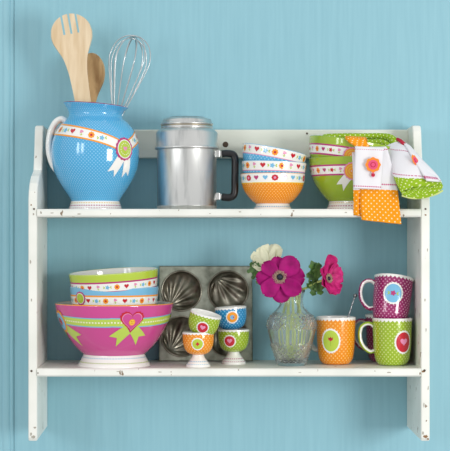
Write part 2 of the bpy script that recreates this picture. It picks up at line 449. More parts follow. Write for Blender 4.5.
# ------------------------------------------------------------------ the blue jug
Yj = 0.095; S = PX*K(Yj)
jug = thing('jug', 'blue dotted ceramic jug with flower ribbon band and white rosette', 'jug', place(95.3, Yj, Z_TOP))
R_ = Rev([(24.2, 8.5), (26.2, 12.5), (34, 24), (39.8, 35), (42.8, 44), (44, 55), (43.9, 62), (42.6, 70), (39, 79), (33, 86.5), (28, 91), (26.6, 95), (28.6, 100), (32.3, 104)], S)
def warp(v):
    h = v.z/S
    if h > 88:
        t = min(1, (h-88)/16)
        v.z -= (v.x/S/32)*2.6*S*t
        if v.x > 0: v.x += 0.6*S*t
    return v
R_.warp = warp
mb = MB()
R_.shell(mb, lambda h: BLUED, WHITE, th=1.6, seg=120, cell=3.6, rimm=PURP, floor=False)
jb = mb.build('body', jug)
def hf(a):      # the sash droops towards the rosette
    ab = 0.76
    if a < ab: return 60+ (20)*(1-math.exp(-(ab-a)*0.95))/(1-math.exp(-2.1*0.95))
    return 60+min(12, (a-ab)*20)
mb = MB()
R_.band(mb, -4.6, 4.6, WHITE, 0.0004, 140, -PI*0.98, PI*0.98, 4, hf=hf)
R_.band(mb, 4.3, 5.9, ORANGE, 0.0006, 140, -PI*0.98, PI*0.98, 2, hf=hf)
R_.band(mb, -5.9, -4.3, ORANGE, 0.0006, 140, -PI*0.98, PI*0.98, 2, hf=hf)
icons(R_, mb, 0, ['sun', 'star', 'heart', 'tulip'], 10.6, -0.02, 1.25, -1.5, 1.5, hf=hf, skip=lambda a: 0.46 < a < 1.06)
mb.build('ribbon_band', jug)
mb = MB(); t0, h0 = 0.78, 59
tail(R_, mb, t0, h0, -3, -7, -14, -25, 4.5, 5.0, WHITE, 0.0006, 5)
tail(R_, mb, t0, h0, 3, -7, 6, -27, 4.5, 5.0, WHITE, 0.0006, 5)
R_.decal(mb, t0, h0, circ(10.8, 11.3, n=64, lob=16, amp=0.04), MAGENTA, 0.0010)
R_.decal(mb, t0, h0, circ(8.8, 9.3, n=40), WHITE, 0.0013)
R_.decal(mb, t0, h0, circ(7.9, 8.4, n=40), LIME, 0.0016)
R_.ring(mb, t0, h0, 5.6, 6, DASHW, 0.6, 0.0019, dashn=14)
R_.decal(mb, t0, h0, heart(2.6), PINK, 0.0020)
mb.build('rosette', jug)
mb = MB(); Rf = Rev([(26.6, 0), (26.5, 2), (25.4, 5), (24.2, 8.5)], S, 0.4)
Rf.shell(mb, lambda h: WHITE, WHITE, th=2, seg=96); Rf.band(mb, 6.2, 7.0, DASHY, dash=60); Rf.band(mb, 3.6, 4.6, DASHP, dash=64); Rf.band(mb, 1.3, 1.8, DASHP, dash=64)
mb.build('foot', jug)
mb = MB()
hp = [(66, 121), (61.5, 119.0), (56, 122), (51.5, 130), (49.3, 141), (49.5, 152), (52, 162), (56, 169), (60, 172)]
pts = catmull([((x-95.3)*S, 0.0, (209-y+0.6)*S) for x, y in hp], 6)
tube(mb, pts, 3.5*S, WHITE, 14, ry=6*S)
mb.build('handle', jug)

# ------------------------------------------------------------------ utensils in the jug
wood = mat('pale_beech', 'DDBE96', rough=0.5)
mixnoise(wood, 'CBAF86', 'E6D2B2', 0.25, 0.7, (90, 90, 9), 5); bumpy(wood, (150, 150, 12), 0.2, 0.0004)
wood2 = mat('darker_beech', 'C09A6A', rough=0.5)
mixnoise(wood2, '8E6438', 'D0AC7C', 0.25, 0.62, (60, 60, 14), 5)
def paddle(name, label, tip, bot, Yt, Yb, widths, head_t, slots, m, dish, Lex):
    S = PX*K(0.09)
    a, b = P(*tip, Yt), P(*bot, Yb)
    ax = (a-b).normalized(); b2 = a-ax*Lex*S
    rt = thing(name, label, 'spoon' if not slots else 'fork', b2)
    side = ax.cross(Vector((0, 1, 0))).normalized(); side = -side if side.x < 0 else side
    fwd = side.cross(ax).normalized(); fwd = -fwd if fwd.y > 0 else fwd
    us = [i/20-1 for i in range(41)]
    def slot(j): 
        x = (us[j]+us[j+1])/2
        return slots and any(abs(x-c) < 0.055 for c in slots)
    def pt(x, t, W):
        d = dish*(1-(x/W)**2)*max(0, math.sin(PI*min(1, max(0, t/(head_t*2.1))))) if t < head_t*2.1 else 0
        return (a-b2)+side*x*S-ax*t*S-fwd*d*S
    W0 = widths[0][1]
    rows = []
    for i in range(9):
        q = i/8
        rows.append([pt(u*W0, (head_t-head_t*math.sqrt(max(0, 1-u*u)))*(1-q)+head_t*q, W0) for u in us])
    cw = catmull([(t, w_, 0) for t, w_ in widths], 6)
    for c in cw[1:]:
        rows.append([pt(u*c[1], c[0], c[1]) for u in us])
    mb = MB(); mb.grid(rows, m, skip=lambda i, j: i < 8 and slot(j))
    mb.build('head_and_handle', rt, [('SOLIDIFY', dict(thickness=2.6*S, offset=0.0)), ('BEVEL', dict(width=0.0007, segments=2, limit_method='ANGLE'))])
    return rt
paddle('wooden_fork', 'wooden salad fork with four broad tines standing in the blue jug', (68.0, 13.8), (84.5, 110), 0.085, 0.09,
       [(20, 20.6), (27, 19.6), (35, 16.2), (43, 12.6), (52, 10.4), (66, 8.8), (100, 7.6), (178, 6.5)], 20, (-0.36, 0.0, 0.36), wood, 2.5, 178)
paddle('wooden_spoon', 'wooden spoon with a knot, partly hidden behind the wooden fork', (92, 53.0), (89, 110), 0.125, 0.12,
       [(20, 13.5), (28, 12.8), (36, 10.2), (46, 7.5), (60, 6.0), (140, 5.5)], 20, None, wood2, 5, 140)
steel = mat('polished_steel', 'C6CACC', rough=0.3, metal=1.0)
wk0, wk1 = P(118.0, 112, 0.095), P(135.0, 34.5, 0.10)
wh = thing('whisk', 'steel wire balloon whisk standing in the blue jug', 'whisk', wk0-(wk1-wk0).normalized()*0.155)
ax = (wk1-wk0).normalized(); S = PX*K(0.095); Lw = (wk1-wk0).length
sd = ax.cross(Vector((0, 1, 0))).normalized(); fw = sd.cross(ax).normalized()
for k in range(6):
    az = PI*k/6+0.2; dr = sd*math.cos(az)+fw*math.sin(az)
    sc_ = 1.0-0.03*k
    loop = []
    cp = [(5.5, 0), (9.5, 12), (14.5, 28), (19.5, 45), (21.0, 57), (17, 69.5), (9, 76.5), (0, 78.5)]
    half = [(x, t) for x, t in cp]
    full = half+[(-x, t) for x, t in half[-2::-1]]
    pts = [wk0-wh.location+dr*x*S*sc_+ax*(t-k*0.7)*S for x, t in full]
    mb = MB(); tube(mb, catmull(pts, 7), 0.55*S, steel, 8); mb.build('wire', wh)
mb = MB(); tube(mb, [ax*0.003, ax*0.157], 0.0075, steel, 16); mb.build('handle', wh)

# ------------------------------------------------------------------ aluminium canister
Yc = 0.10; S = PX*K(Yc)
alu = mat('dull_aluminium', 'C9CBC9', rough=0.36, metal=1.0)
mixnoise(alu, 'B6B8B7', 'D2D3D1', 0.25, 0.5, (90, 90, 14), 5); bumpy(alu, (30, 30, 400), 0.05, 0.0003)
brass = mat('worn_edge_metal', 'B8AB93', rough=0.35, metal=1.0)
black = mat('black_bakelite', '15161A', rough=0.35)
can = thing('canister', 'dented aluminium canister with a stepped lid and black handle', 'canister', place(186.8, Yc, Z_TOP))
def lathe(mb, prof, m, S, seg=72, smooth=True, r0=None):
    rows = [[(r*S*math.sin(2*PI*j/seg), -r*S*math.cos(2*PI*j/seg), h*S) for j in range(seg)] for r, h in prof]
    mb.grid(rows, m, close=True, smooth=smooth)
mb = MB()
lathe(mb, [(0.01, 0.2), (29.2, 0.2), (29.8, 0.8), (29.8, 3.4), (30.2, 3.7), (30.2, 4.4), (29.8, 4.7), (29.8, 58.5), (29.6, 60)], alu, S)
mb.build('body', can)
mb = MB()
lathe(mb, [(29.5, 60), (31.2, 60.1), (31.9, 60.8), (31.9, 62.4), (31.1, 63.1), (30.9, 63.4), (30.9, 76), (29.6, 78.2), (27.0, 80.6), (26, 81)], alu, S)
mb.build('collar', can)
mb = MB()
lathe(mb, [(25.5, 80.8), (26.0, 81), (26.0, 83.0), (25.2, 83.4), (25.2, 84.4), (26.2, 84.8), (26.4, 85.6), (26.2, 86.4), (25.3, 86.8), (25.1, 88.2), (24, 90.3), (20, 91.6), (18.5, 91.8), (17.8, 92.6), (8, 92.8), (0.01, 92.8)], alu, S)
mb.build('lid', can)
mb = MB(); lathe(mb, [(25.3, 83.3), (25.7, 83.6), (25.7, 84.2), (25.3, 84.5)], brass, S); mb.build('lid_seam', can)
mb = MB()
pts = [(35, 56), (41, 56.4), (46.3, 55.2), (48.2, 51), (48.3, 43), (48.1, 30), (48.0, 20), (46.8, 14.8), (42.5, 12.3), (35, 13)]
def rsq(pts, n=5): return catmull([(x*S, 0, z*S) for x, z in pts], n)
tube(mb, rsq(pts), 3.7*S, black, 12, ry=4.6*S); o = mb.build('handle', can); o['label'] = 'black handle'
for z in (56, 13.5):
    mb = MB(); box(mb, (27*S, -4*S, (z-3.6)*S), (33.0*S, 4*S, (z+3.6)*S), alu)
    box(mb, (32.5*S, -3*S, (z-2.4)*S), (35.0*S, 3*S, (z+2.4)*S), alu); mb.build('handle_bracket', can, [('BEVEL', dict(width=0.0012, segments=2))])

# ------------------------------------------------------------------ bowls
SB = [(17, 6), (20.3, 8.5), (23.8, 12), (28.2, 18), (31.0, 25), (32.4, 35.3)]
SBF = [(19.2, 0), (19.0, 1.2), (17.2, 4), (16.6, 6)]
FLOW = ['heart', 'star', 'sun', 'tulip']
def small_bowl(label, px, Y, zpx, tilt, kind, roty=0.0, start=0.0, dx=0.0, tx=0.0):
    S = PX*K(Y)
    rt = thing('small_bowl', label, 'bowl', place(px, Y, Z_TOP+zpx*S), 'small bowls stacked beside the canister', (tx, tilt, roty))
    R = Rev(SB, S); mb = MB()
    c = ORD if kind == 'orange' else BLUES
    R.shell(mb, lambda h: c if h < 26 else WHITE, WHITE, th=1.2, cell=4.0, rimm=ORANGE if kind == 'orange' else SKY, floor=False)
    mb.build('body', rt)
    mb = MB(); R.band(mb, 26.6, 35.2, WHITE, 0.0003, n=6); R.band(mb, 25.8, 26.6, PINK if kind == 'blue' else YELL, 0.00035)
    icons(R, mb, 31, FLOW if kind == 'blue' else ['rosy', 'pheart', 'bheart', 'star', 'rosy', 'pheart', 'bheart'], 9.6, start, 1.22)
    mb.build('flower_band', rt)
    mb = MB(); F = Rev(SBF, S, 0.4); F.shell(mb, lambda h: WHITE, WHITE, th=2); F.band(mb, 2.4, 3.6, DASHB, dash=50); mb.build('foot', rt)
    return rt
small_bowl('orange dotted small bowl at the bottom of the stack beside the canister', 272.7, 0.09, 0, 0, 'orange', start=0.02)
small_bowl('blue dotted small bowl in the middle of the stack beside the canister', 272.9, 0.09, 11.8, 0.035, 'blue', start=-0.4)
small_bowl('tilted blue dotted small bowl on top of the stack beside the canister', 268.2, 0.09, 25.2, 0.19, 'blue', start=-0.62)

MBOWL = [(25.0, 8.5), (29.5, 13), (34.5, 19), (39.5, 27), (42.6, 35), (44.4, 44), (45.2, 50.8)]
MBF = [(27, 0), (26.8, 1.5), (25.0, 5.5), (24.6, 8.5)]
def mid_bowl(label, px, Y, zbase, zpx, rot, group, body, top, line, hs, feats, start=0.0, seq=None, rs=1.0):
    S = PX*K(Y)
    rt = thing('mixing_bowl', label, 'bowl', place(px, Y, zbase+zpx*S), group, rot)
    R = Rev([(r*rs, h*hs) for r, h in MBOWL], S); H = 50.8*hs; mb = MB()
    R.shell(mb, lambda h: body, WHITE, th=1.4, rimm=top, floor=False)
    mb.build('body', rt)
    mb = MB(); R.band(mb, H-7.0, H-0.1, top, 0.0003, n=5); R.band(mb, H-8.6, H-7.0, line, 0.0004)
    R.band(mb, H-16.2, H-8.6, WHITE, 0.0003, n=5); R.band(mb, H-17.8, H-16.2, line, 0.0004)
    icons(R, mb, H-12.4, seq or ['tulip', 'sun', 'heart', 'star'], 9.2, start, 1.05)
    mb.build('flower_band', rt)
    mb = MB(); F = Rev([(r*rs, h) for r, h in MBF], S, 0.4) if hs == 1 else Rev([(r*rs, h*hs) for r, h in MBF], S, 0.4)
    F.shell(mb, lambda h: WHITE, WHITE, th=2); F.band(mb, 6.4, 7.1, DASHY, dash=60); F.band(mb, 3.2, 4.2, DASHP, dash=60); F.band(mb, 1, 1.4, DASHP, dash=60)
    mb.build('foot', rt)
    if feats:
        mb = MB(); t0, h0, kind = feats
        if kind == 'orange':
            tail(R, mb, t0, h0, -4, -5, -15, -16, 4.2, 4.6, WHITE, 0.0007, 5); tail(R, mb, t0, h0, 4, -5, 15, -16, 4.2, 4.6, WHITE, 0.0007, 5)
            R.decal(mb, t0, h0, circ(8.6, n=64, lob=16, amp=0.04), PINK, 0.0010); R.decal(mb, t0, h0, circ(7.5, n=40), ORANGE, 0.0013)
            R.ring(mb, t0, h0, 5.9, 5.9, YELL, 0.6, 0.0016); R.decal(mb, t0, h0, circ(3.6, n=30), YELL, 0.0017); R.decal(mb, t0, h0, circ(2.9, n=30), ORANGE, 0.0018)
            for q in (-1, 1): R.decal(mb, t0, h0, circ(0.55, n=8, dx=q*1.0), WHITE, 0.002, rings=1, c=(q, 0))
        else:
            R.decal(mb, t0, h0, circ(7.0, 6.6, n=60, lob=12, amp=0.04), MAGENTA, 0.0010); R.decal(mb, t0, h0, circ(5.6, 5.3, n=32), WHITE, 0.0013)
            R.decal(mb, t0, h0, circ(5.0, 4.7, n=32), LIME, 0.0015); R.ring(mb, t0, h0, 3.3, 3.1, GREEN, 0.5, 0.0017)
        mb.build('rosette', rt)
    return rt
Yg = 0.105
gs = 'green mixing bowls on the top shelf'
mid_bowl('green mixing bowl standing on the top board below the tilted one', 353.6, Yg, Z_TOP, 0, (0, 0, 0), gs, GREEN, GREEN, MAGENTA, 1.0, (-0.13, 37.0, 'orange'), 0.02, ['pheart', 'rstar', 'tulip', 'sun'])
mid_bowl('tilted green mixing bowl stacked in the other, under the folded towels', 345.8, Yg, Z_TOP, 16.0, (0, 0.165, 0), gs, GREEN, GREEN, MAGENTA, 1.0, (-0.10, 35.2, 'orange'), 0.02, ['pheart', 'rstar', 'tulip', 'sun'])

# big pink bowl with two nested
Yp = 0.077; S = PX*K(Yp)
pk = thing('salad_bowl', 'large pink salad bowl with green ribbon and heart on the lower board', 'bowl', place(114.2, Yp, Z_LOW))
R = Rev([(31, 11.5), (37.5, 17.5), (44.5, 26), (52, 39), (56.8, 50), (59.3, 61.6)], S)
mb = MB(); R.shell(mb, lambda h: PINKG, WHITE, th=1.6, seg=128, rimm=ORANGE, floor=False); mb.build('body', pk)
hs_ = lambda a: 46.6+1.4*math.cos((a-0.36)*2.2)*-1
mb = MB(); R.band(mb, -4.6, 4.6, SKY, 0.0003, 128, n=6, hf=hs_); R.band(mb, -3.6, 3.6, mat('ribbon_green', 'BCD452', **CER), 0.0005, 128, n=5, hf=hs_)
R.band(mb, -0.7, 0.7, DASHW, 0.0007, 128, n=1, hf=hs_, dash=110); mb.build('ribbon_band', pk)
RG = MATS['ribbon_green']
mb = MB(); t0, h0 = 0.37, 45.8
tail(R, mb, t0, h0, -3, -7, -19, -19, 5.0, 6.5, RG, 0.0006, 6); tail(R, mb, t0, h0, 3, -7, 15.5, -18.5, 5.0, 6.5, RG, 0.0006, 6)
R.decal(mb, t0, h0, [(x*(1+0.04*math.cos(i*2.6)), y*(1+0.04*math.cos(i*2.6))) for i, (x, y) in enumerate(heart(11.6, 60))], RED, 0.0011)
R.decal(mb, t0, h0, heart(9.9, 40), PINK, 0.0014); R.decal(mb, t0, h0, heart(9.2, 40), PINKG, 0.0016)
R.decal(mb, t0, h0, circ(3.2, n=24), ORANGE, 0.0019)
R.decal(mb, t0, h0, circ(2.4, n=24), YELL, 0.0021)
for qx, qy in ((-.8, .8), (.8, .8), (-.8, -.8), (.8, -.8)): R.decal(mb, t0, h0, circ(0.45, n=8, dx=qx, dy=qy), RED, 0.0023, rings=1, c=(qx, qy))
mb.build('heart_rosette', pk)
mb = MB(); t0, h0 = -1.18, 45
tail(R, mb, t0, h0, -6, -7, -16, -19, 5, 7, RG, 0.0006, 7); tail(R, mb, t0, h0, 6, -6, 25, -18, 5, 7, RG, 0.0006, 7)
R.decal(mb, t0, h0, circ(11, n=60, lob=14, amp=0.04), ORANGE, 0.0011); R.decal(mb, t0, h0, circ(8.6, n=40), SKY, 0.0014)
R.decal(mb, t0, h0, circ(3.6, n=24), RED, 0.0017); mb.build('round_rosette', pk)
mb = MB(); F = Rev([(36.2, 0), (36.0, 1.5), (33.2, 6), (31.2, 10), (30.8, 11.5)], S, 0.5)
F.shell(mb, lambda h: WHITE, WHITE, th=2, seg=110); F.band(mb, 8.4, 9.2, DASHB, dash=72); F.band(mb, 3.8, 4.7, DASHG, dash=80); mb.build('foot', pk)
ns = 'mixing bowls nested in the large pink bowl'
mid_bowl('blue striped mixing bowl sitting directly inside the large pink bowl', 114.2, Yp, Z_LOW, 19.0, (0, 0, 0), ns, WHITE, SKY, ORANGE, 1.165, (-0.80, 49.0, 'green'), 0.30, FLOW, rs=0.985)
mid_bowl('green rimmed mixing bowl on top of the stack in the pink bowl', 117.2, Yp, Z_LOW, 34.6, (0.045, -0.062, 0), ns, WHITE, LIME, MAGENTA, 1.165, None, 0.12, ['sun', 'heart', 'tulip', 'star'], rs=0.985)

# ------------------------------------------------------------------ shell baking tin
tinm = mat('tarnished_tin', '8E9286', rough=0.5, metal=0.6)
mixnoise(tinm, '6C7064', 'B0B4A6', 0.3, 0.65, (40, 40, 40), 5); bumpy(tinm, (60, 60, 60), 0.15, 0.0008)
tind = mat('dark_aged_tin', '5E5A50', rough=0.34, metal=0.9)
mixnoise(tind, '5A5448', 'A8A496', 0.3, 0.7, (40, 40, 40), 5)
Yt = 0.162; S = PX*K(Yt)
tin = thing('baking_tin', 'old grey metal baking tin with four shell hollows leaning on the wall', 'baking tin', place(205.8, Yt, Z_LOW+0.001), None, (-0.10, 0, 0))
H = 94.5; W = 46.0
cells = [(-24.4, 70.2), (22.4, 70.2), (-24.4, 24.6), (22.4, 24.6)]
def ringpts(cx, cz, x0, x1, z0, z1, n=48):
    inn, out = [], []
    for i in range(n):
        a = 2*PI*i/n+1e-4; c, s_ = math.cos(a), math.sin(a)
        t = min(((x1-cx) if c > 0 else (x0-cx))/c, ((z1-cz) if s_ > 0 else (z0-cz))/s_)
        inn.append((cx+19.6*c, cz+19.6*s_)); out.append((cx+t*c, cz+t*s_))
    # pull nearest to corners exactly
    for X in (x0, x1):
        for Z in (z0, z1):
            k = min(range(n), key=lambda i: (out[i][0]-X)**2+(out[i][1]-Z)**2); out[k] = (X, Z)
    return inn, out
mb = MB()
for cx, cz in cells:
    x0, x1 = (-W, 0.5) if cx < 0 else (0.5, W); z0, z1 = (47.5, H) if cz > 40 else (1, 47.5)
    inn, out = ringpts(cx, cz, x0, x1, z0, z1)
    mb.grid([[(x*S, 0, z*S) for x, z in out], [(x*S, 0, z*S) for x, z in inn]], tinm, close=True, smooth=False)
fr = [(-W, 1), (W, 1), (W, H), (-W, H)]
mb.grid([[(x*S, 0, z*S) for x, z in fr], [(x*1.012*S, -0.0015, (z+(0.6 if z > 10 else -0.6))*S) for x, z in fr],
         [(x*1.02*S, 0.001, (z+(1 if z > 10 else -1))*S) for x, z in fr], [(x*1.02*S, 0.007, (z+(1 if z > 10 else -1))*S) for x, z in fr]], tinm, close=True, smooth=False)
mb.build('tin_plate', tin)
for ci, (cx, cz) in enumerate(cells):
    mb = MB(); rows = []; nR, nA = 26, 120
    fx, fz = (-0.62, -0.72) if ci % 2 == 0 else (-0.70, 0.62)
    fx, fz = {0: (-0.6, -0.75), 1: (-0.62, 0.72), 2: (-0.6, -0.75), 3: (-0.62, 0.72)}[ci]
    for i in range(nR+1):
        q = i/nR; row = []
        for j in range(nA):
            a = 2*PI*j/nA; x, z = q*math.cos(a), q*math.sin(a)
            depth = 9.5*math.sqrt(max(0, 1-q**2.4))
            dx, dz = x-fx, z-fz; ang = math.atan2(dz*-fx-dx*-fz, dx*-fx+dz*-fz)
            dist = math.hypot(dx, dz)
            rib = 0.95*math.cos(ang*15)*min(1, dist*1.2)*min(1, (1-q)*9)
            row.append(((cx+19.6*x)*S, (depth+rib)*S, (cz+19.6*z)*S))
        rows.append(row)
    mb.grid(rows, tind, close=True)
    rim = [(cx+20*math.cos(2*PI*j/48), cz+20*math.sin(2*PI*j/48)) for j in range(48)]
    tube(mb, [(x*S, -0.0003, z*S) for x, z in rim], 0.9*S, tind, 6, close=True)
    mb.build('shell_hollow', tin)

# ------------------------------------------------------------------ egg cups
EC = [(5.6, 11.8), (9.5, 13.2), (12.7, 16), (14.8, 21), (15.7, 27), (15.8, 34.3)]
EF = [(12.2, 0), (12.1, 1.6), (10.6, 4), (7.6, 7.8), (6.0, 10.6), (5.8, 12.2)]
def eggcup(label, px, Y, zpx, rot, body, med, t0, h0, mk, dash=DASHB, sc2=1.0):
    S = PX*K(Y)*sc2
    rt = thing('egg_cup', label, 'egg cup', place(px, Y, Z_LOW+zpx*S), 'egg cups in front of the baking tin', rot)
    R = Rev(EC, S, 0.8); mb = MB(); R.shell(mb, lambda h: body, WHITE, th=0.9, seg=64, cell=4.4, floor=False)
    n = 26; rows = [[], []]
    for j in range(n*6+1):
        a = 2*PI*j/(n*6); rows[0].append(R.at(a, 34.4, 0.0004)); rows[1].append(R.at(a, 33.4-1.1*abs(math.cos(n*a/2)), 0.0004))
    mb.grid(rows, WHITE); mb.build('cup', rt)
    mb = MB(); F = Rev(EF, S, 0.4); F.shell(mb, lambda h: WHITE, WHITE, th=1.4, seg=64); F.band(mb, 5.2, 6, dash, dash=30); F.band(mb, 2.6, 3.1, dash, dash=36); mb.build('stem_foot', rt)
    mb = MB(); R.decal(mb, t0, h0, circ(6.3, n=60, lob=15, amp=0.035), WHITE, 0.0006); R.decal(mb, t0, h0, circ(5.1, n=36), med, 0.0009)
    if mk == 'heart': R.decal(mb, t0, h0, heart(2.6), PINK, 0.0012)
    elif mk == 'ring': R.decal(mb, t0, h0, circ(2.2, n=20), SKY, 0.0012); R.decal(mb, t0, h0, circ(0.7, n=10, dx=1), RED, 0.0014, c=(1, 0))
    else: R.decal(mb, t0, h0, circ(1.6, n=20, lob=4, amp=0.2), RED, 0.0012)
    mb.build('medallion', rt)
eggcup('orange dotted egg cup with a green medallion, at the front of the board', 198.2, 0.045, 0, (0, 0, 0), ORD, LIME, -0.04, 23.5, 'dot')
eggcup('tilted green egg cup with a red medallion sitting in the orange egg cup', 197.6, 0.047, 20.3, (0.12, 0.25, 0), GRD, RED, 0.0, 22.0, 'heart')
eggcup('upright green dotted egg cup on the board with a red medallion', 233.6, 0.11, 0, (0, 0, 0), GRD, RED, -0.28, 23.5, 'heart', DASHP)
eggcup('blue dotted egg cup with an orange medallion sitting in the green one', 232.8, 0.11, 22.3, (0.0, -0.07, 0), BUD, ORANGE, 0.06, 25, 'ring')

# ------------------------------------------------------------------ mugs
MG = [(12.0, 0.3), (14.2, 1.4), (16.6, 5), (18.0, 11), (18.8, 20), (19.4, 34), (19.8, 47.0)]
def mug(label, px, Y, zpx, rot, body, med, t0, h0, mk, hdir, edge, mrx=8.2, mry=10.0, hang=None):
    S = PX*K(Y)
    rt = thing('mug', label, 'mug', place(px, Y, Z_LOW+zpx*S), 'dotted mugs at the right end', rot)
    R = Rev(MG, S, 0.9); mb = MB(); R.shell(mb, lambda h: body, WHITE, th=1.0, seg=80, cell=4.6)
    n = 30; rows = [[], []]
    for j in range(n*6+1):
        a = 2*PI*j/(n*6); rows[0].append(R.at(a, 47.1, 0.0004)); rows[1].append(R.at(a, 45.6-1.6*abs(math.cos(n*a/2)), 0.0004))
    mb.grid(rows, WHITE); mb.build('body', rt)
    # strap handle: white inside, coloured outside
    hp = [(-18.3, 38.5), (-21, 41.0), (-26, 41.2), (-30.5, 38), (-32.2, 31), (-31.0, 23), (-27.5, 17), (-22, 13.2), (-17.6, 14.2)]
    c = catmull([(x*S, 0, z*S) for x, z in hp], 5)
    ca, sa = math.cos(hdir), math.sin(hdir)
    c = [Vector((p.x*ca, -p.x*sa, p.z)) for p in c]
    mb = MB(); tube(mb, c, 2.1*S, WHITE, 12, ry=4.4*S, up=(sa, ca, 0), matf=lambda i, j: edge if 3 <= j <= 8 else WHITE)
    mb.build('handle', rt)
    if med:
        mb = MB(); R.decal(mb, t0, h0, circ(mrx+1.2, mry+1.2, n=96, lob=22, amp=0.03), WHITE, 0.0006); R.decal(mb, t0, h0, circ(mrx-0.5, mry-0.5, n=40), med, 0.0009)
        if mk == 'heart': R.decal(mb, t0, h0, heart(4.0), PINK, 0.0012); R.decal(mb, t0, h0, heart(2.6), WHITE if med != RED else PINK, 0.0014)
        elif mk == 'tulip':
            R.decal(mb, t0, h0, [(x, y+1.5) for x, y in ((-2.4, 2.5), (-1.2, 0.8), (0, 2.8), (1.2, 0.8), (2.4, 2.5), (2.2, -0.5), (0, -2), (-2.2, -0.5))], RED, 0.0012, c=(0, 1))
            R.decal(mb, t0, h0, [(-0.3, -5), (0.3, -5), (0.3, -0.6), (-0.3, -0.6)], GREEN, 0.0012, c=(0, -3))
        else: icon(R, mb, t0, h0, 'rstar', 1.35, 0, 0.0012); R.decal(mb, t0, h0, circ(2.3, n=20, lob=5, amp=0.25), MAGENTA, 0.0016)
        mb.build('medallion', rt)
    return rt
mug('orange dotted mug with a green tulip medallion and a spoon in it', 335.8, 0.10, 0, (0, 0, 0), ORD, LIME, -0.36, 24.5, 'tulip', 0.60, WHITE, 8.6, 11.0)
mug('green dotted mug with a red heart medallion on the lower board', 392.2, 0.078, 0, (0, 0, 0), GRD, RED, 0.50, 24.0, 'heart', 0.12, GREEN, 8.6, 10.4)
mug('purple dotted mug with a blue medallion tilted on top of the green mug', 389.2, 0.078, 41.2, (-0.2, 0.135, 0), PUD, SKY, -0.1, 28, 'flower', 0.12, PUD, 8.8, 9.8)
mug('plum dotted mug almost hidden behind the green mug', 385.0, 0.159, 0, (0, 0, 0), PUK, None, 0, 0, '', -0.05, PUK)
# spoon in the orange mug
s0, s1 = P(341.5, 338, 0.10), P(355.0, 295.5, 0.105)
spn = thing('teaspoon', 'small steel spoon with twisted stem and ball end in the orange mug', 'spoon', s0)
mb = MB(); d = s1-s0
ssteel = mat('dull_steel', '9A9DA0', rough=0.3, metal=1.0)
tube(mb, [d*(i/40) for i in range(41)], [0.0017+0.0005*math.sin(i*1.4) for i in range(41)], ssteel, 8); mb.build('stem', spn)
mb = MB(); c = d
rows = [[(c.x+0.0045*math.sin(PI*i/10)*math.cos(2*PI*j/16), c.y+0.0045*math.sin(PI*i/10)*math.sin(2*PI*j/16), c.z+0.0045*math.cos(PI*i/10)) for j in range(16)] for i in range(11)]
mb.grid(rows, ssteel, close=True); mb.build('ball_end', spn)
mb = MB(); rows = [[((0.006*math.sin(PI*i/8))*math.cos(2*PI*j/14), 0.002*math.sin(PI*i/8)*math.sin(2*PI*j/14), -0.006+0.009*math.cos(PI*i/8)) for j in range(14)] for i in range(9)]
mb.grid(rows, steel, close=True); mb.build('spoon_bowl', spn)

# ------------------------------------------------------------------ glass vase
glass = bpy.data.materials.new('pressed_glass'); glass.use_nodes = True
b = glass.node_tree.nodes['Principled BSDF']
b.inputs['Base Color'].default_value = (0.97, 1.0, 0.98, 1); b.inputs['Transmission Weight'].default_value = 0.93
b.inputs['Roughness'].default_value = 0.03; b.inputs['IOR'].default_value = 1.45
Yv = 0.075; S = PX*K(Yv)
vz = thing('glass_vase', 'clear pressed glass vase with diamond pattern holding the anemones', 'vase', place(291.5, Yv, Z_LOW))
vp = [(14.2, 0), (14.6, 1.5), (15.0, 4), (17.2, 11), (20.2, 20), (23.0, 31), (24.4, 38), (24.3, 42), (21.5, 49), (16.0, 54.5), (12.5, 59), (11.3, 64), (11.8, 70), (13.6, 75)]
cv = catmull([(r, h, 0) for r, h in vp], 12)
prof = []; acc = 0
step = 0.62; last = None
for q in cv:
    if last is None or math.hypot(q[0]-last[0], q[1]-last[1]) >= step: prof.append((q[0], q[1])); last = q
def tri(x): x = x-math.floor(x); return 1-abs(2*x-1)
seg = 168; rows = []
for r, h in prof:
    row = []
    for j in range(seg):
        a = 2*PI*j/seg; u = a/(2*PI)*26
        if 21.5 < h < 37: dr = -0.55*abs(math.sin(u*PI*0.5))**0.6*min(1, (h-21.5)/1.2, (37-h)/1.2)+0.3
        elif 2.5 < h < 53:
            v = h/5.0; dr = 1.9*min(tri(u+v), tri(u-v))-0.5
            dr *= min(1, (h-2.5)/1.5, (53-h)/3)
        elif h >= 53: dr = 0.35*abs(math.sin(u*PI*0.25))
        else: dr = 0
        row.append(((r+dr)*S*math.sin(a), -(r+dr)*S*math.cos(a), h*S))
    rows.append(row)
for k, (r, h) in enumerate([(13.2, 75.6), (12.4, 75.0)]): rows.append([(r*S*math.sin(2*PI*j/seg), -r*S*math.cos(2*PI*j/seg), h*S) for j in range(seg)])
for r, h in prof[::-4]:
    if h > 5: rows.append([((r-1.7)*S*math.sin(2*PI*j/seg), -(r-1.7)*S*math.cos(2*PI*j/seg), h*S) for j in range(seg)])
rows.append([(9*S*math.sin(2*PI*j/seg), -9*S*math.cos(2*PI*j/seg), 4.2*S) for j in range(seg)])
rows.append([(0.01*S*math.sin(2*PI*j/seg), -0.01*S*math.cos(2*PI*j/seg), 4.0*S) for j in range(seg)])
mb = MB(); npf = len(prof)
ids = mb.grid(rows, glass, close=True, smooth=False)
mb.sm = [True if (i//seg) >= npf else False for i in range(len(mb.f))]
mb.face(ids[0][::-1], glass, False)
mb.build('vase_body', vz)

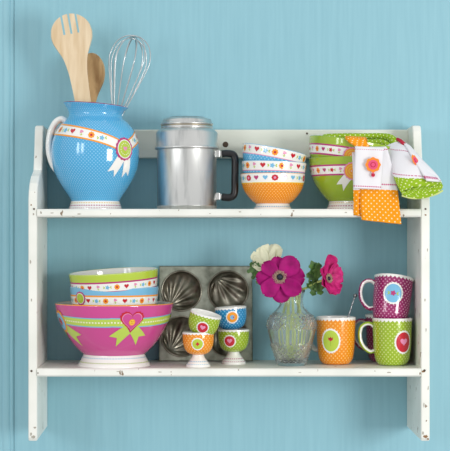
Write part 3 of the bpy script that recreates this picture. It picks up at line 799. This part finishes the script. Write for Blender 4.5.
# ------------------------------------------------------------------ flowers
petm = mat('magenta_petal', 'A00068', rough=0.6, spec=0.2); mixnoise(petm, '86045A', 'AA0872', 0.3, 0.7, (60, 60, 60), 2)
petr = mat('crimson_pink_petal', 'CE1874', rough=0.55, spec=0.3); mixnoise(petr, 'A80C5C', 'D2267E', 0.3, 0.7, (120, 120, 120), 3)
petw = mat('cream_petal', 'E9E9CC', rough=0.6)
for m_ in (petm, petr, petw):
    m_.node_tree.nodes['Principled BSDF'].inputs['Subsurface Weight'].default_value = 0.0
leafm = mat('leaf_green', '4C7A30', rough=0.5); mixnoise(leafm, '2C5220', '5F8A40', 0.3, 0.7, (90, 90, 90), 3)
stemm = mat('stem_green', 'BCD272', rough=0.5)
darkc = mat('dark_blue_seed_head', '14142C', rough=0.6); stam = mat('pale_stamens', 'B9AE8C', rough=0.7); stamd = mat('dark_stamens', '3A3048', rough=0.7)
def frame(nrm, up=(0, 0, 1)):
    n = Vector(nrm).normalized(); x = Vector(up).cross(n)
    x = x.normalized() if x.length > 1e-4 else Vector((1, 0, 0)); y = n.cross(x)
    return Matrix(((x.x, y.x, n.x), (x.y, y.y, n.y), (x.z, y.z, n.z)))
def petal(root, c, F, ang, Lp, Wp, m, cup=0.25, curl=0.1, z0=0.0, wav=0.06, name='petal'):
    rows = []; ph = random.uniform(0, 6)
    for i in range(13):
        t = math.sin(PI/2*i/12)
        wdt = 0.90*Wp*(0.32+0.68*math.sin(PI/2*t/0.68) if t < 0.68 else math.sqrt(max(0.004, 1-((t-0.68)/0.325)**2)))*(1+0.04*math.sin(9*t+ph))
        row = []
        for j in range(11):
            u = j/5-1
            x = u*wdt; y = Lp*(t-0.025*math.cos(5*u+ph)*t*t)
            z = z0+cup*Lp*(t*t)*0.6+cup*wdt*u*u*0.6-curl*Lp*t**3+wav*Wp*math.sin(3*u+ph+4*t)*t
            ca, sa = math.cos(ang), math.sin(ang)
            row.append(c+F@Vector((x*ca-y*sa, x*sa+y*ca, z)))
        rows.append(row)
    mb = MB(); mb.grid(rows, m); mb.build(name, root, [('SOLIDIFY', dict(thickness=0.0006, offset=0))])
def centre(root, c, F, r):
    mb = MB(); rows = [[c+F@Vector((r*0.42*math.sin(PI/2*i/6)*math.cos(2*PI*j/18), r*0.42*math.sin(PI/2*i/6)*math.sin(2*PI*j/18), r*0.34*math.cos(PI/2*i/6)+0.001)) for j in range(18)] for i in range(7)]
    mb.grid(rows, darkc, close=True); mb.build('seed_head', root)
    mb = MB()
    for i in range(64):
        a = 2*PI*i/64+random.uniform(-.04, .04); q = r*random.uniform(0.7, 1.0)
        p0 = c+F@Vector((r*0.4*math.cos(a), r*0.4*math.sin(a), 0.001)); p1 = c+F@Vector((q*math.cos(a), q*math.sin(a), r*0.3))
        tube(mb, [p0, p0.lerp(p1, .5)+F@Vector((0, 0, r*.1)), p1], 0.00025, stam, 4)
        tube(mb, [p1, p1+F@Vector((0.0006*math.cos(a), 0.0006*math.sin(a), 0.0006))], 0.0006, stam if i % 3 else stamd, 5)
    o = mb.build('stamens', root); tag(o, kind='stuff')
def leaf(root, c, d, Lp, Wp, nrm, name='leaf', m=None):
    d = Vector(d).normalized(); n = Vector(nrm).normalized(); s_ = d.cross(n).normalized()
    rows = []; ph = random.uniform(0, 5)
    for i in range(15):
        t = i/14; wd = Wp*math.sin(PI*min(1, t*0.9+0.05))**0.8*(1+0.35*math.sin(t*21+ph))*(1 if t < 1 else 0.1)
        rows.append([c+d*Lp*t+s_*u*wd+n*(0.25*wd*u*u+0.15*Lp*math.sin(t*4+ph)*t) for u in (-1, -.5, 0, .5, 1)])
    mb = MB(); mb.grid(rows, m or leafm); mb.build(name, root, [('SOLIDIFY', dict(thickness=0.0006, offset=0))])
base = Vector(vz.location)
def flower_root(label, x, z): return thing('anemone', label, 'flower', (base.x+x*S, base.y, base.z+z*S), 'anemones in the glass vase')
def stem(root, pts, r=0.0022):
    mb = MB(); tube(mb, catmull([Vector(p)-root.location for p in pts], 8), r, stemm, 8); mb.build('stem', root)
# front magenta
fc = P(279.8, 277.0, 0.005)
rt = flower_root('open magenta anemone with dark centre facing forward in the vase', -6, 5.5)
stem(rt, [rt.location, base+Vector((-4*S, -.004, 40*S)), base+Vector((-4*S, -.004, 74*S)), fc+Vector((0.006, 0.02, -0.012)), fc+Vector((0, 0.001, 0))])
F = frame((-0.05, -1, 0.02)); c = fc-rt.location
for k, (ang, L_, W_) in enumerate([(8, 20, 8), (50, 21, 8), (95, 23, 9), (138, 23, 9.5), (185, 25, 10), (228, 25, 9.5), (268, 24, 11), (318, 24, 11)]):
    petal(rt, c, F, math.radians(ang), L_*PX*1.03, W_*PX*1.06, petm, 0.10, 0.05, 0.0035*(k % 2), 0.15)
centre(rt, c+F@Vector((0, 0, 0.003)), F, 7.2*PX)
leaf(rt, c+Vector((-0.030, 0.02, 0.0)), (-1, 0, .3), 0.022, 0.007, (0, -1, .3)); leaf(rt, c+Vector((-0.032, 0.02, -0.002)), (-.9, 0, -.6), 0.018, 0.006, (0, -1, .3))
# right crimson, side on
rt = flower_root('crimson pink anemone seen from the side at the right of the vase', 7, 5.5)
rc = P(327, 279, 0.04)
stem(rt, [rt.location, base+Vector((7*S, 0, 40*S)), base+Vector((8*S, 0, 72*S)), P(306, 288, 0.05), P(318, 282, 0.045), rc], 0.0024)
c = rc-rt.location; F = frame((0.68, -0.70, 0.2))
for k, (ang, L_, W_) in enumerate([(0, 25, 11), (55, 18, 10), (110, 17, 10), (165, 18, 11), (200, 19, 10), (250, 17, 10), (305, 20, 10)]):
    petal(rt, c, F, math.radians(ang), L_*PX*.93, W_*PX*.93, petr, 0.75, 0.12, 0.001*(k % 2), 0.16)
centre(rt, c+F@Vector((0, 0, 0.004)), F, 5*PX)
lc = P(319, 280, 0.045)-rt.location
for dx, dz, L_, W_ in ((-0.35, 1, 0.042, 0.010), (0.05, 1, 0.036, 0.009), (-0.9, 0.5, 0.026, 0.008), (-0.3, -1, 0.034, 0.009), (0.25, -1, 0.032, 0.009), (-0.8, -.6, 0.028, 0.008)):
    leaf(rt, lc+Vector((-0.004, random.uniform(-.006, .006), 0)), (dx, -0.2, dz), L_, W_, (0.2, -1, 0.2))
# cream behind
rt = flower_root('cream white anemone at the back left of the vase', -3, 5.5)
wc = P(267.5, 264, 0.06)
stem(rt, [rt.location+Vector((0, .01, 0)), base+Vector((-2*S, .01, 40*S)), base+Vector((-4*S, .008, 74*S)), P(278, 285, .05), wc], 0.0022)
c = wc-rt.location; F = frame((-0.35, -0.75, 0.55))
for k, (ang, L_, W_) in enumerate([(0, 24, 12), (52, 22, 12), (104, 18, 11), (156, 17, 11), (208, 17, 11), (260, 18, 11), (312, 26, 12)]):
    petal(rt, c, F, math.radians(ang), L_*PX*.78, W_*PX*.85, petw, 0.8, 0.1, 0.001*(k % 2), 0.12)
for dx, dz, L_ in ((-.9, -.3, 0.03), (-.7, .2, 0.024), (-.6, -.8, 0.03), (.9, .5, 0.04)):
    leaf(rt, c+Vector((-0.014 if dx < 0 else 0.008, -0.006, -0.006)), (dx, 0, dz), L_, 0.007, (0, -1, 0.2))
# a few leaves and stems inside the vase
fo = thing('foliage_sprig', 'green stems and leaves inside the glass vase below the flowers', 'leaves', base+Vector((0, 0, 5.2*S)))
for k, (x, y) in enumerate(((-11, 4), (11, -3), (2, -9), (-5, -8))):
    mb = MB(); tube(mb, catmull([(x*.7*S, y*.6*S, 1.0*S), (x*1.05*S, y*S, 30*S), (x*0.45*S, y*.5*S, 62*S), (x*.45*S, y*.5*S, 72*S)], 8), 0.0026, stemm, 8); mb.build('stem', fo)

# ------------------------------------------------------------------ towels
TOR = dotted('orange_dotted_cotton', 'F59A1B', 'FBE3B4', 0.125, rough=0.9, spec=0.15)
TGR = dotted('green_dotted_cotton', '94B72A', 'E8EDB8', 0.125, rough=0.9, spec=0.15)
TWH = mat('white_cotton', 'E6E5E9', rough=0.9, spec=0.15); TDS = dashed('stitched_magenta_cotton', 'E6E5E9', 'C2497E', 0.7, rough=0.9, spec=0.15, k=2.6)
TORD = mat('orange_felt', 'F08A2C', rough=0.9); TPK = mat('pink_felt', 'E0567E', rough=0.9); TRD = mat('red_felt', 'B8203C', rough=0.9)
for m_ in (TWH, TOR, TGR): bumpy(m_, (400, 400, 400), 0.25, 0.0006, 2)
def sheet(root, name, rows, matf, cell=5.6, thick=0.0018, nx=16, sub=5, wob=0.0012, seed=0, close_bottom=False):
    """rows: (xl, yl, xr, yr, Y) in photo coordinates, top to bottom; smooth drape between them"""
    c1 = catmull([P(a, b, Y) for a, b, c, d, Y in rows], sub); c2 = catmull([P(c, d, Y) for a, b, c, d, Y in rows], sub)
    rr = random.Random(seed); ph = rr.uniform(0, 6); G = []; U = []; V = 0
    for i, (a, b) in enumerate(zip(c1, c2)):
        if i: V += ((a-c1[i-1]).length+(b-c2[i-1]).length)/2
        row = []; u = []
        wd = (b-a).length
        for j in range(nx+1):
            t = j/nx; p = a.lerp(b, t)
            p.y += wob*math.sin(t*7+ph+i*0.12)+wob*0.6*math.sin(t*13+ph)
            p.y += 0.0035*(abs(2*t-1)**6)
            row.append(p-root.location); u.append((t*wd/(cell*PX), V/(cell*PX)))
        G.append(row); U.append(u)
    n = len(G)
    mb = MB(); mb.grid(G, (lambda i, j: matf(i/(n-1), j/nx)), U)
    return mb.build(name, root, [('SOLIDIFY', dict(thickness=thick, offset=1.0))])
def lines(t, marks, m, other, hw=0.022):
    return m if any(abs(t-k) < hw for k in marks) else other
ot = thing('tea_towel', 'orange dotted tea towel with white embroidered flap hanging over the top board', 'towel', P(378, 224, -0.02), 'folded tea towels on the green bowls')
sheet(ot, 'back_fold', [(352, 152, 372, 150, 0.012), (353, 170, 372, 170, -0.004), (353.4, 190, 362, 190, -0.008), (353.6, 203, 363, 204, -0.009), (353.6, 215, 364, 217, -0.008)], lambda t, u: TOR if t > 0.45 else TWH, seed=2)
sheet(ot, 'drape', [(366, 147, 386, 146.5, 0.012), (362, 150, 388, 150, 0.007), (359, 160, 391, 160, 0.0), (359.5, 175, 395, 175, -0.009), (360, 189, 398, 190, -0.013), (360, 205, 399.5, 206, -0.014), (361.5, 220.0, 401.4, 224.2, -0.013)],
      lambda t, u: TOR if t > 0.66 else (TDS if 0.59 < t < 0.615 or 0.13 < t < 0.155 else TWH), sub=10, nx=22, thick=0.004, seed=5, wob=0.0026)
sheet(ot, 'under_layer', [(362, 190, 396, 190, -0.008), (364, 206, 396, 206, -0.008), (366, 219, 398.0, 221, -0.007)], lambda t, u: TOR, seed=8, thick=0.003)
sheet(ot, 'top_fold', [(352, 140, 368, 140, 0.07), (347, 136.5, 366, 137, 0.045), (345.5, 136, 365, 137, 0.020), (345.5, 138.5, 365.5, 139, 0.004), (349, 142.5, 367.5, 142.5, 0.000), (355, 147, 370, 147, -0.006), (355.5, 156, 372, 156, -0.008)], lambda t, u: TOR, seed=3, thick=0.004, cell=5.4, wob=0.002)
fl = sheet(ot, 'white_flap', [(356.5, 148.2, 382.5, 149.5, -0.006), (355.0, 146.2, 384.3, 147.8, -0.015), (355, 152, 384.0, 153, -0.0210), (354.3, 170, 382.8, 171, -0.026), (353.6, 188, 381.6, 189.3, -0.028)],
      lambda t, u: TDS if (0.40 < t < 0.425 or 0.93 < t < 0.955) else TWH, sub=14, nx=18, thick=0.003, seed=4, wob=0.0007, cell=5.6)
def badge(root, c, nrm, r, name='embroidered_flower', sx=1.0, up=(0, 0, 1)):
    F = frame(nrm, up); mb = MB(); c = c-root.location
    def d(pts, z, m, th=0.0008):
        top = [mb.vert(c+F@Vector((x*sx, y, z+th))) for x, y in pts]; bot = [mb.vert(c+F@Vector((x*sx, y, z))) for x, y in pts]
        mb.face(top, m, False)
        for i in range(len(pts)): mb.face((bot[i], bot[(i+1) % len(pts)], top[(i+1) % len(pts)], top[i]), m, False)
    d([(x*r*0.12, y*r*0.12) for x, y in ((-1, -14), (1, -14), (1, -7), (-1, -7))], 0, TPK)
    d([(x*r*0.12, y*r*0.12) for x, y in ((-2, -13), (2, -13), (2, -10), (-2, -10))], 0.0002, TRD)
    d([(x*r, y*r) for x, y in circ(1, n=56, lob=8, amp=0.06)], 0.0004, TORD)
    d([(x*r, y*r) for x, y in circ(0.66, n=40, lob=10, amp=0.05)], 0.0012, TPK); d([(x*r, y*r) for x, y in circ(0.36, n=24)], 0.002, TRD)
    d([(x*r, y*r) for x, y in circ(0.26, n=24)], 0.0024, TPK)
    mb.build(name, root)
badge(ot, P(373, 164.8, -0.031), (0, -1, 0.05), 7.3*PX)

gt = thing('tea_towel', 'green dotted tea towel with white band rolled over the right side panel', 'towel', P(420, 199, 0.0), 'folded tea towels on the green bowls')
gl = gt.location
def TB(name, pts, r, ry, m, seg=18, up=(0, 1, 0), n=6, matf=None):
    mb = MB(); c = catmull([P(*p) for p in pts], n)
    ra = [v[0]*PX for v in catmull([(x, 0, 0) for x in r], n)]; rb = [v[0]*PX for v in catmull([(x, 0, 0) for x in ry], n)]
    tube(mb, [p-gl for p in c], ra, m, seg, ry=rb, up=up, matf=matf)
    # two dots per centimetre of cloth
    mb.uv = [(u*0.9, v*0.9) for u, v in mb.uv]
    return mb.build(name, gt)
TB('back_roll', [(324.5, 138, .125), (326, 137.2, .125), (345, 136.5, .125), (365, 136.4, .120), (380, 136.6, .105), (390, 138.5, .085), (395, 143.5, .062), (397, 150, .05)], [2.4, 3.4, 3.4, 3.3, 3.6, 4.2, 4.6, 4.4], [5, 7, 8, 8, 7, 6, 5, 4], TGR)
TB('inner_fold', [(362, 142, .085), (372, 142.5, .085), (383, 143, .075), (391, 148, .055)], [2.6, 3.2, 3.4, 3.0], [4, 5, 5, 4], TGR)
# the hanging roll: flattened closed tube, white band then green end
cen = [(391.5, 143.5, .060), (396.5, 150, .035), (403, 158.5, .016), (411, 170, -.006), (417.0, 179, -.017), (419.8, 184.5, -.022), (420.8, 187, -.024)]
ra = [6.5, 11.0, 15, 19.0, 21.8, 22.2, 21.0]; rb = [5, 6.5, 8, 9, 8.5, 8, 7]
mb = MB(); c = catmull([P(*p) for p in cen], 14)
A = [v[0]*PX for v in catmull([(x, 0, 0) for x in ra], 14)]; B = [v[0]*PX for v in catmull([(x, 0, 0) for x in rb], 14)]
rows = []; uvs = []; seg = 48; nn = len(c); acc = 0
dirs = [Vector((0.96, 0.0, 0.28)), Vector((1.0, 0, -0.02)), Vector((0.985, 0, -0.17))]
for i, p in enumerate(c):
    t = i/(nn-1)
    if i: acc += (p-c[i-1]).length
    side = Vector((0.93, 0.0, 0.36)).lerp(Vector((0.99, 0.06, 0.10)), min(1, t*1.4)).normalized()
    dn = Vector((0, 1, 0)); row = []; u = []
    for j in range(seg):
        a = 2*PI*j/seg; ca, sa = math.cos(a), math.sin(a)
        sx = (abs(ca)**0.8)*(1 if ca > 0 else -1)
        wr = 1+0.07*math.sin(4*a+1.5*t*6)*t
        row.append(p-gl+side*sx*A[i]+dn*(-sa)*B[i]*wr+Vector((0, 0, -0.004*t*t*math.sin(3*a))))
        u.append((j/seg*2*PI*A[i]*0.75/(5.2*PX), acc/(5.2*PX)))
    rows.append(row); uvs.append(u)
def thr(j): return 0.80-0.26*(1-math.cos(2*PI*j/seg))/2
def gm(i, j):
    return TGR if i/(nn-1) > thr(j) else TWH
ids = mb.grid(rows, gm, uvs, close=True)
mb.face(ids[-1], TGR, False); mb.face(ids[0][::-1], TGR, False)
mb.build('hanging_roll', gt)
# stitched lines across the white band
def rowline(t0, nm='stitch_line'):
    mb = MB(); R2 = [[], []]; U2 = [[], []]
    for j in range(-1, seg//2+2):
        for k, ii in enumerate((0, 1)):
            f = (thr(j)+t0)*(nn-1)+ii*1.3; i0 = max(0, min(nn-2, int(f))); fr_ = f-i0
            p = rows[i0][j % seg].lerp(rows[min(i0+1, nn-1)][j % seg], fr_); cc = c[i0]-gl
            q = p+Vector((0, -0.0006, 0)); R2[k].append(q); U2[k].append((j*0.45, k))
    mb.grid(R2, TDS, U2); mb.build(nm, gt)
rowline(-0.055); rowline(-0.50)
# rolled layers showing at the open end
for q, (s1_, s2_, dz) in enumerate(((1.0, 1.0, 0.0), (0.72, 0.62, -2.0), (0.42, 0.3, -3.0))):
    mb = MB(); loop = []
    for j in range(40):
        a = 2*PI*j/40
        v = Vector((math.cos(a)*20.5*s1_*PX, -math.sin(a)*6.0*s2_*PX, (-7.5*s2_*math.sin(a)+0.9*math.sin(3*a+q)+3.4*math.cos(a)*s1_+dz*0.3)*PX))
        loop.append(P(422.2, 189.3, -0.036)-gl+v)
    L0 = loop; L1 = [v+Vector((-0.004, 0.012, 0.009)) for v in loop]
    mb.grid([L1, L0], TGR, [[(j*0.35, 0) for j in range(40)], [(j*0.35, 1.4) for j in range(40)]], close=True)
    mb.build('rolled_layer', gt, [('SOLIDIFY', dict(thickness=0.0036, offset=0)), ('BEVEL', dict(width=0.0008, segments=2))])
TB('hem', [(402, 195.5, -.036), (412, 198.0, -.044), (424, 197.5, -.044), (436, 194, -.040), (442.5, 190.5, -.034)], [1.1]*5, [1.1]*5, mat('pale_green_hem', 'CFDD8A', rough=0.9), seg=8)
# loose white flap with the second embroidered flower, on the roll's right flank
fv = [[(402, 141.5, .048), (409.5, 146.0, .040)], [(409, 152.5, .010), (418.5, 156.0, .012)], [(416, 164, -.014), (428.5, 168, -.004)], [(426.5, 180.8, -.044), (439.5, 181.8, -.030)]]
g0 = catmull([P(*r_[0]) for r_ in fv], 6); g1 = catmull([P(*r_[1]) for r_ in fv], 6)
mb = MB(); G = [[a.lerp(b_, q/6)-gl+Vector((0, -0.0022-0.003*math.sin(PI*q/6), 0)) for q in range(7)] for a, b_ in zip(g0, g1)]
n_ = len(G); U = [[(q*1.4, i) for q in range(7)] for i in range(n_)]
mb.grid(G, lambda i, j: TDS if i == n_-3 else TWH, U)
mb.build('white_flap', gt, [('SOLIDIFY', dict(thickness=0.0028, offset=0))])
badge(gt, P(415.2, 161, -0.013), (0.55, -0.8, 0.35), 6.6*PX, sx=0.55, up=(-0.45, 0, 1))
mb = MB(); tube(mb, [p-gl for p in catmull([P(396.5, 139, .06), P(400, 140.5, .045), P(404.5, 144.5, .036)], 6)], 1.8*PX, TRD, 8, ry=0.8*PX); mb.build('hanging_loop', gt)
